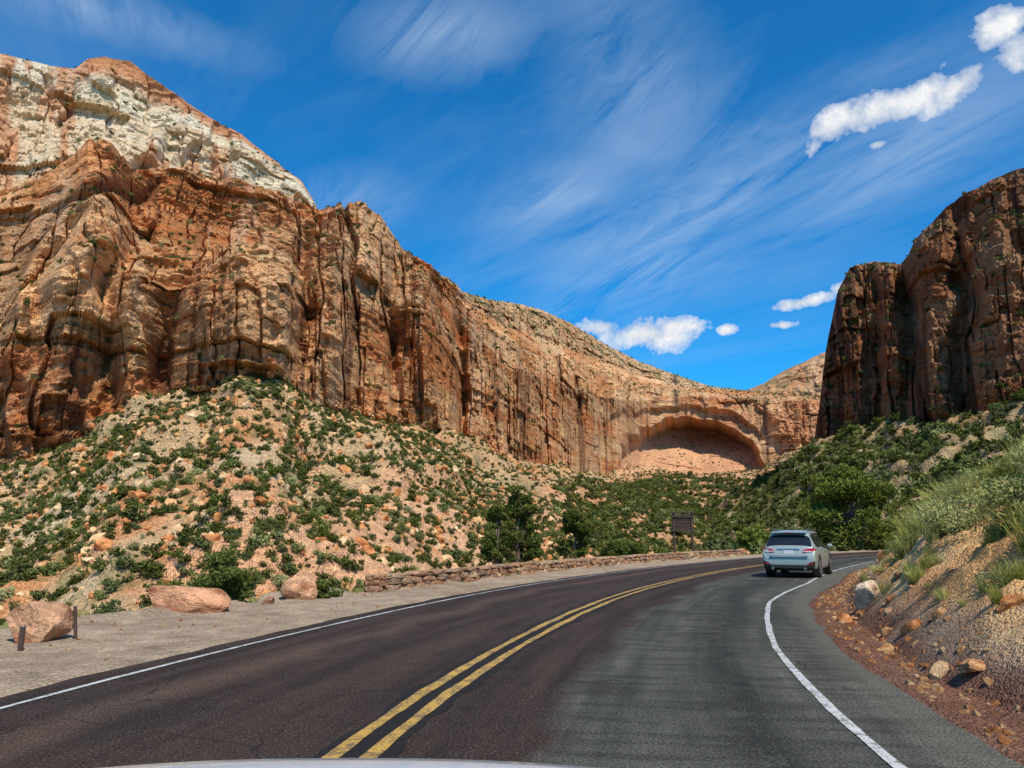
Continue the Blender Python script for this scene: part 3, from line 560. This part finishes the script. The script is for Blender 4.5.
st=bpy.data.objects.new('roadside_stake',None); link(st); x,y=gpt(20,652); st.location=(x,y,-.05); box('stake',0,0,.17,.06,.05,.38,wood,st); box('stake_cap',0,0,.365,.07,.06,.02,steel,st)
st=bpy.data.objects.new('roadside_stake',None); link(st); x,y=gpt(74,640); st.location=(x,y,-.05); box('stake',0,0,.25,.04,.04,.55,wood,st,rot=(0,-.12,0)); box('stake_cap',-.035,0,.52,.05,.05,.02,steel,st)
# ================= CAR
car=bpy.data.objects.new('silver_suv',None); link(car)
pm,nt=newmat('silver_paint'); b=N(nt,'ShaderNodeBsdfPrincipled',{'Metallic':.35,'Roughness':.38,'Coat Weight':.6,'Coat Roughness':.08}); no=N(nt,'ShaderNodeTexNoise',{'Scale':3.0,'Detail':6.0}); nt.links.new(MIX(nt,no.outputs[0],(.33,.39,.36),(.39,.44,.41)),b.inputs['Base Color']); finish(nt,b.outputs[0])
gm=simple('tinted_glass',(.012,.016,.018),.04,0,.0,.6); blk=simple('black_plastic',(.02,.02,.02),.55,var=.2); tyre=simple('tyre',(.018,.018,.018),.85,var=.2); rim=simple('alloy',(.5,.5,.5),.3,.9); red=simple('tail_lamp_red',(.40,.012,.012),.15,coat=1); clr=simple('lamp_clear',(.6,.5,.5),.15,coat=1); plt=simple('licence_plate_white',(.7,.72,.75),.4,var=.1,scale=40); chrome=simple('chrome',(.7,.7,.7),.12,1.0)
ST=[(-2.39,.40,.70,.56,.68,.66,.58,.72),(-2.37,.33,.84,.58,.74,.80,.70,.79),(-2.30,.27,.905,.62,.86,.87,.80,.93),(-2.24,.25,.915,.64,.97,.885,.815,1.07),(-2.20,.25,.92,.64,1.00,.885,.80,1.12),
(-1.92,.24,.925,.64,1.06,.885,.70,1.50),(-1.84,.24,.925,.64,1.07,.885,.675,1.585),(-1.50,.23,.925,.63,1.07,.885,.655,1.645),(-1.25,.23,.925,.63,1.065,.885,.65,1.665),(-.92,.23,.925,.63,1.055,.885,.65,1.68),(-.84,.23,.925,.63,1.05,.885,.65,1.683),
(.08,.23,.925,.62,1.02,.885,.65,1.675),(.16,.23,.925,.62,1.017,.885,.65,1.67),(.50,.23,.925,.62,1.005,.885,.64,1.62),(.95,.23,.925,.61,.99,.885,.70,1.36),(1.28,.24,.92,.60,.975,.88,.76,1.10),(1.40,.24,.92,.60,.96,.875,.76,1.06),(1.95,.25,.91,.56,.88,.85,.72,.95),(2.22,.28,.86,.54,.78,.78,.64,.84),(2.36,.34,.72,.50,.64,.66,.5,.68)]
rings=[]
for (y,zb_,w,zm,zbl,wb,wr,zr) in ST:
    h=[(0,zb_),(w*.80,zb_),(w*.955,zb_+.07),(w,zm),(w*.985,zbl-.07),(wb,zbl),(wr+.01,zr-.085),(wr*.9,zr-.015),(wr*.5,zr+.008),(0,zr+.012)]
    rg=[(a,y,z) for a,z in h]+[(-a,y,z) for a,z in h[-2:0:-1]]; rings.append(rg)
nr_=len(rings[0]); V=[p for r_ in rings for p in r_]; Fq=[];mi=[]
for i in range(len(ST)-1):
    for k_ in range(nr_):
        Fq.append((i*nr_+k_,i*nr_+(k_+1)%nr_,(i+1)*nr_+(k_+1)%nr_,(i+1)*nr_+k_))
        kk_=k_ if k_<9 else 17-k_; m_=0
        if kk_==5 and i in (6,7,8,10,12,13): m_=1
        if kk_==5 and i in (9,11): m_=2
        if kk_>=6 and i in (4,): m_=1
        if kk_>=6 and i in (13,14): m_=1
        if kk_<=1: m_=2
        if kk_==2 and i<2: m_=2
        mi.append(m_)
me=bpy.data.meshes.new('body'); me.from_pydata(V,[],Fq+[tuple(range(nr_))[::-1],tuple((len(ST)-1)*nr_+k_ for k_ in range(nr_))]); mi+=[0,0]
for mm in (pm,gm,blk): me.materials.append(mm)
for p,m_ in zip(me.polygons,mi): p.material_index=m_; p.use_smooth=True
bo=obj('body',me,car); sb=bo.modifiers.new('s','SUBSURF'); sb.levels=2; sb.render_levels=2
bmx=bmesh.new(); bmx.from_mesh(me); bmesh.ops.recalc_face_normals(bmx,faces=bmx.faces); cl_=bmx.edges.layers.float.get('crease_edge') or bmx.edges.layers.float.new('crease_edge')
for e_ in bmx.edges:
    ms={f_.material_index for f_ in e_.link_faces}
    if len(ms)>1: e_[cl_]=.7
bmx.to_mesh(me); bmx.free()
for sx in (-1,1):
    for sy in (-1.40,1.42):
        cyl('wheel_arch',(sx*.80,sy,.40),.425,.262,blk,car,'X',bev=.01,n=40)
        cyl('tyre',(sx*.815,sy,.365),.365,.25,tyre,car,'X',bev=.04,n=40)
        cyl('rim',(sx*.93,sy,.365),.245,.03,rim,car,'X',bev=.008,n=32)
        for a in range(5):
            an=a*2*math.pi/5; box('spoke_gap',sx*.944,sy+.13*math.cos(an),.365+.13*math.sin(an),.008,.075,.075,blk,car,.02,(an,0,0))
    def patch(name,pts,mat):
        bm=bmesh.new(); vs=[bm.verts.new(p) for p in pts]; f_=bm.faces.new(vs); ex=bmesh.ops.extrude_face_region(bm,geom=[f_]); 
        bmesh.ops.translate(bm,vec=(0,.05,0),verts=[g_ for g_ in ex['geom'] if isinstance(g_,bmesh.types.BMVert)]); bmesh.ops.recalc_face_normals(bm,faces=bm.faces)
        bmesh.ops.bevel(bm,geom=bm.edges[:],offset=.008,segments=2,profile=.5,affect='EDGES')
        m2=bpy.data.meshes.new(name); bm.to_mesh(m2); bm.free(); m2.materials.append(mat); return obj(name,m2,car)
    patch('tail_lamp',[(sx*.48,-2.345,.89),(sx*.86,-2.28,.87),(sx*.90,-2.20,1.0),(sx*.85,-2.23,1.06),(sx*.53,-2.295,1.0)],red)
    patch('tail_lamp_clear',[(sx*.52,-2.36,.905),(sx*.80,-2.31,.895),(sx*.80,-2.30,.935),(sx*.53,-2.35,.945)],clr)
    box('side_lamp',sx*.885,-2.12,.975,.035,.22,.09,red,car,.015,(0,0,sx*.12))
    box('bumper_reflector',sx*.70,-2.375,.50,.22,.03,.05,red,car,.01)
    box('roof_rail',sx*.60,-.6,1.715,.035,1.9,.035,chrome,car,.015)
    box('mirror',sx*1.02,.72,1.10,.20,.11,.15,pm,car,.05); box('mirror_arm',sx*.92,.76,1.04,.12,.05,.04,blk,car,.01)
    for hy in (-.95,.0): box('door_handle',sx*.925,hy,.90,.03,.18,.03,chrome,car,.012)
    cyl('exhaust',(sx*.55,-2.36,.33),.04,.14,chrome,car,'Y')
    box('head_lamp',sx*.70,2.16,.74,.26,.2,.12,clr,car,.04,(0,0,-sx*.5))
box('spoiler',0,-1.93,1.60,1.22,.26,.045,pm,car,.02,(.12,0,0)); box('high_brake_lamp',0,-2.055,1.585,.36,.02,.03,red,car,.006)
box('licence_plate',0,-2.325,.885,.32,.03,.155,plt,car,.006); box('plate_garnish',0,-2.29,1.0,.78,.03,.045,chrome,car,.012,(-.3,0,0)); box('bumper_lower',0,-2.36,.40,1.25,.09,.15,blk,car,.03); box('bumper_step',0,-2.39,.72,1.30,.06,.025,blk,car,.01)
box('rear_wiper',.12,-2.14,1.19,.42,.02,.02,blk,car,.006,(-.5,.15,0)); box('tailgate_seam',0,-2.37,.77,1.30,.02,.012,blk,car,.003)
box('grille',0,2.33,.60,.8,.08,.2,blk,car,.03)
car.location=(11.0,30.2,0.0); car.rotation_euler=(0,0,math.radians(-29))
# our own vehicle's bonnet
u=np.linspace(-1,1,61)[None,:]; v=np.linspace(0,1,31)[:,None]
HX=-.42+u*(.98-.06*v**3)+0*v; HY=.75+v*1.60-.16*np.abs(u)**2.5*v; HZ=.927-.020*np.abs(u)**2.2+.0*v-.03*(1-v)**2-.20*np.clip((v-.88)/.12,0,1)**2
hm=simple('bonnet_paint',(.52,.57,.60),.3,0,1.0)
o=obj('car_hood',np_mesh('car_hood',np.stack([HX,HY,HZ],-1),grid_faces(31,61),hm,None,True))
# ================= LIGHT / SKY
sd=Vector((.26,-.53,.79)).normalized()
sun=bpy.data.lights.new('sun','SUN'); sun.energy=5.0; sun.angle=math.radians(.5); sun.color=(1,.93,.80); so=bpy.data.objects.new('sun',sun); link(so); so.rotation_euler=sd.to_track_quat('Z','Y').to_euler()
w=bpy.data.worlds.new('World'); sc.world=w; w.use_nodes=True; nt=w.node_tree; nt.nodes.clear()
el=math.asin(sd.z); saz=math.atan2(sd.x,sd.y)
sky=N(nt,'ShaderNodeTexSky',sky_type='NISHITA',sun_disc=False); sky.sun_elevation=el; sky.sun_rotation=saz; sky.altitude=1300; sky.air_density=1.0; sky.dust_density=.4; sky.ozone_density=2.0
tc=N(nt,'ShaderNodeTexCoord').outputs['Generated']
BS=.15
base=MIX(nt,1.0,sky.outputs[0],(.10,.80,1.22),'MULTIPLY')
sx=N(nt,'ShaderNodeSeparateXYZ',{0:tc}); den=M(nt,'ADD',M(nt,'MAXIMUM',sx.outputs[2],0.0),.12)
pl=N(nt,'ShaderNodeCombineXYZ',{0:M(nt,'DIVIDE',sx.outputs[0],den),1:M(nt,'DIVIDE',sx.outputs[1],den),2:0.0}).outputs[0]
r1=N(nt,'ShaderNodeMapping',{'Vector':pl,'Rotation':(0,0,math.radians(48))}).outputs[0]
rotm=N(nt,'ShaderNodeMapping',{'Vector':r1,'Scale':(.55,2.0,1)}).outputs[0]
ci=N(nt,'ShaderNodeTexNoise',{'Vector':rotm,'Scale':1.3,'Detail':7.0,'Roughness':.62,'Distortion':.9}).outputs[0]
bigm=N(nt,'ShaderNodeTexNoise',{'Vector':pl,'Scale':.75,'Detail':3.0}).outputs[0]
cir=M(nt,'MULTIPLY',M(nt,'DIVIDE',M(nt,'SUBTRACT',ci,.44),.36,clamp=True),M(nt,'DIVIDE',M(nt,'SUBTRACT',bigm,.34),.25,clamp=True))
fine_=N(nt,'ShaderNodeTexNoise',{'Vector':tc,'Scale':24.0,'Detail':7.0,'Roughness':.62}).outputs[0]
r2=N(nt,'ShaderNodeMapping',{'Vector':pl,'Rotation':(0,0,math.radians(62))}).outputs[0]
fstr=N(nt,'ShaderNodeTexNoise',{'Vector':N(nt,'ShaderNodeMapping',{'Vector':r2,'Scale':(.8,3.2,1)}).outputs[0],'Scale':2.2,'Detail':8.0,'Roughness':.68,'Distortion':1.1}).outputs[0]
def blob(px,py,rx,ry,ang,soft,noise,nsrc):
    a,t=ae(px,py); c=Vector((math.sin(a),math.cos(a),t)).normalized(); ri=c.cross(Vector((0,0,1))).normalized(); up=ri.cross(c)
    ca,sa=math.cos(ang),math.sin(ang); e1=(ri*ca+up*sa)*(F/rx); e2=(up*ca-ri*sa)*(F/ry)
    df=N(nt,'ShaderNodeVectorMath',{0:tc,1:tuple(c)},operation='SUBTRACT').outputs[0]
    d1=N(nt,'ShaderNodeVectorMath',{0:df,1:tuple(e1)},operation='DOT_PRODUCT').outputs['Value']; d2=N(nt,'ShaderNodeVectorMath',{0:df,1:tuple(e2)},operation='DOT_PRODUCT').outputs['Value']
    q=M(nt,'SQRT',M(nt,'ADD',M(nt,'MULTIPLY',d1,d1),M(nt,'MULTIPLY',d2,d2)))
    q=M(nt,'ADD',q,M(nt,'MULTIPLY',M(nt,'SUBTRACT',nsrc,.5),noise))
    return M(nt,'DIVIDE',M(nt,'SUBTRACT',1.0,q),soft,clamp=True)
tot=None
for b_ in [(645,334,56,16,-.08,.8),(602,327,26,10,0,.8),(672,328,32,12,0,.8),(832,128,28,16,.4,.9),(872,112,36,15,.3,.9),(912,98,38,14,.3,.9),(958,86,34,13,.45,.9),(998,28,22,17,.6,.9),(1012,54,20,14,.5,.9),(800,303,30,6,.12,.9),(727,330,9,5,0,.8),(781,325,14,4,0,.9),(848,287,13,8,0,.8),(878,144,9,4,0,.9)]:
    k_=blob(*b_,2.9,fine_); tot=k_ if tot is None else M(nt,'MAXIMUM',tot,k_)
cw=None
for b_ in [(440,35,105,50,.1,.9),(640,90,100,120,.5,1.6),(560,200,110,50,.4,1.4),(720,190,240,65,.4,1.3),(900,150,220,70,.4,1.4),(650,275,170,40,.2,1.3),(350,200,70,40,.2,1.4),(100,10,160,30,0,1.4)]:
    k_=blob(*b_,1.3,fstr); cw=k_ if cw is None else M(nt,'MAXIMUM',cw,k_)
cwf=M(nt,'MULTIPLY',cw,M(nt,'DIVIDE',M(nt,'SUBTRACT',fstr,.38),.28,clamp=True))
cirt=M(nt,'MINIMUM',M(nt,'ADD',M(nt,'MULTIPLY',cir,.28),M(nt,'MULTIPLY',cwf,.62)),.8)
q_=1/BS
c=MIX(nt,cirt,base,(.60*q_,.76*q_,.92*q_)); cs=MIX(nt,M(nt,'DIVIDE',M(nt,'SUBTRACT',fine_,.36),.24,clamp=True),(.97*q_,.97*q_,.97*q_),(.64*q_,.70*q_,.78*q_)); c=MIX(nt,M(nt,'POWER',tot,.55),c,cs)
bg=N(nt,'ShaderNodeBackground',{'Color':c,'Strength':BS}); ow=nt.nodes.new('ShaderNodeOutputWorld'); nt.links.new(bg.outputs[0],ow.inputs[0])
# ================= CAMERA
cam=bpy.data.cameras.new('camera'); cam.sensor_width=36; cam.lens=F/1024*36; cam.clip_start=.1; cam.clip_end=20000
co=bpy.data.objects.new('camera',cam); link(co); co.location=(0,0,CH); co.rotation_euler=(math.pi/2+PITCH,0,0); sc.camera=co
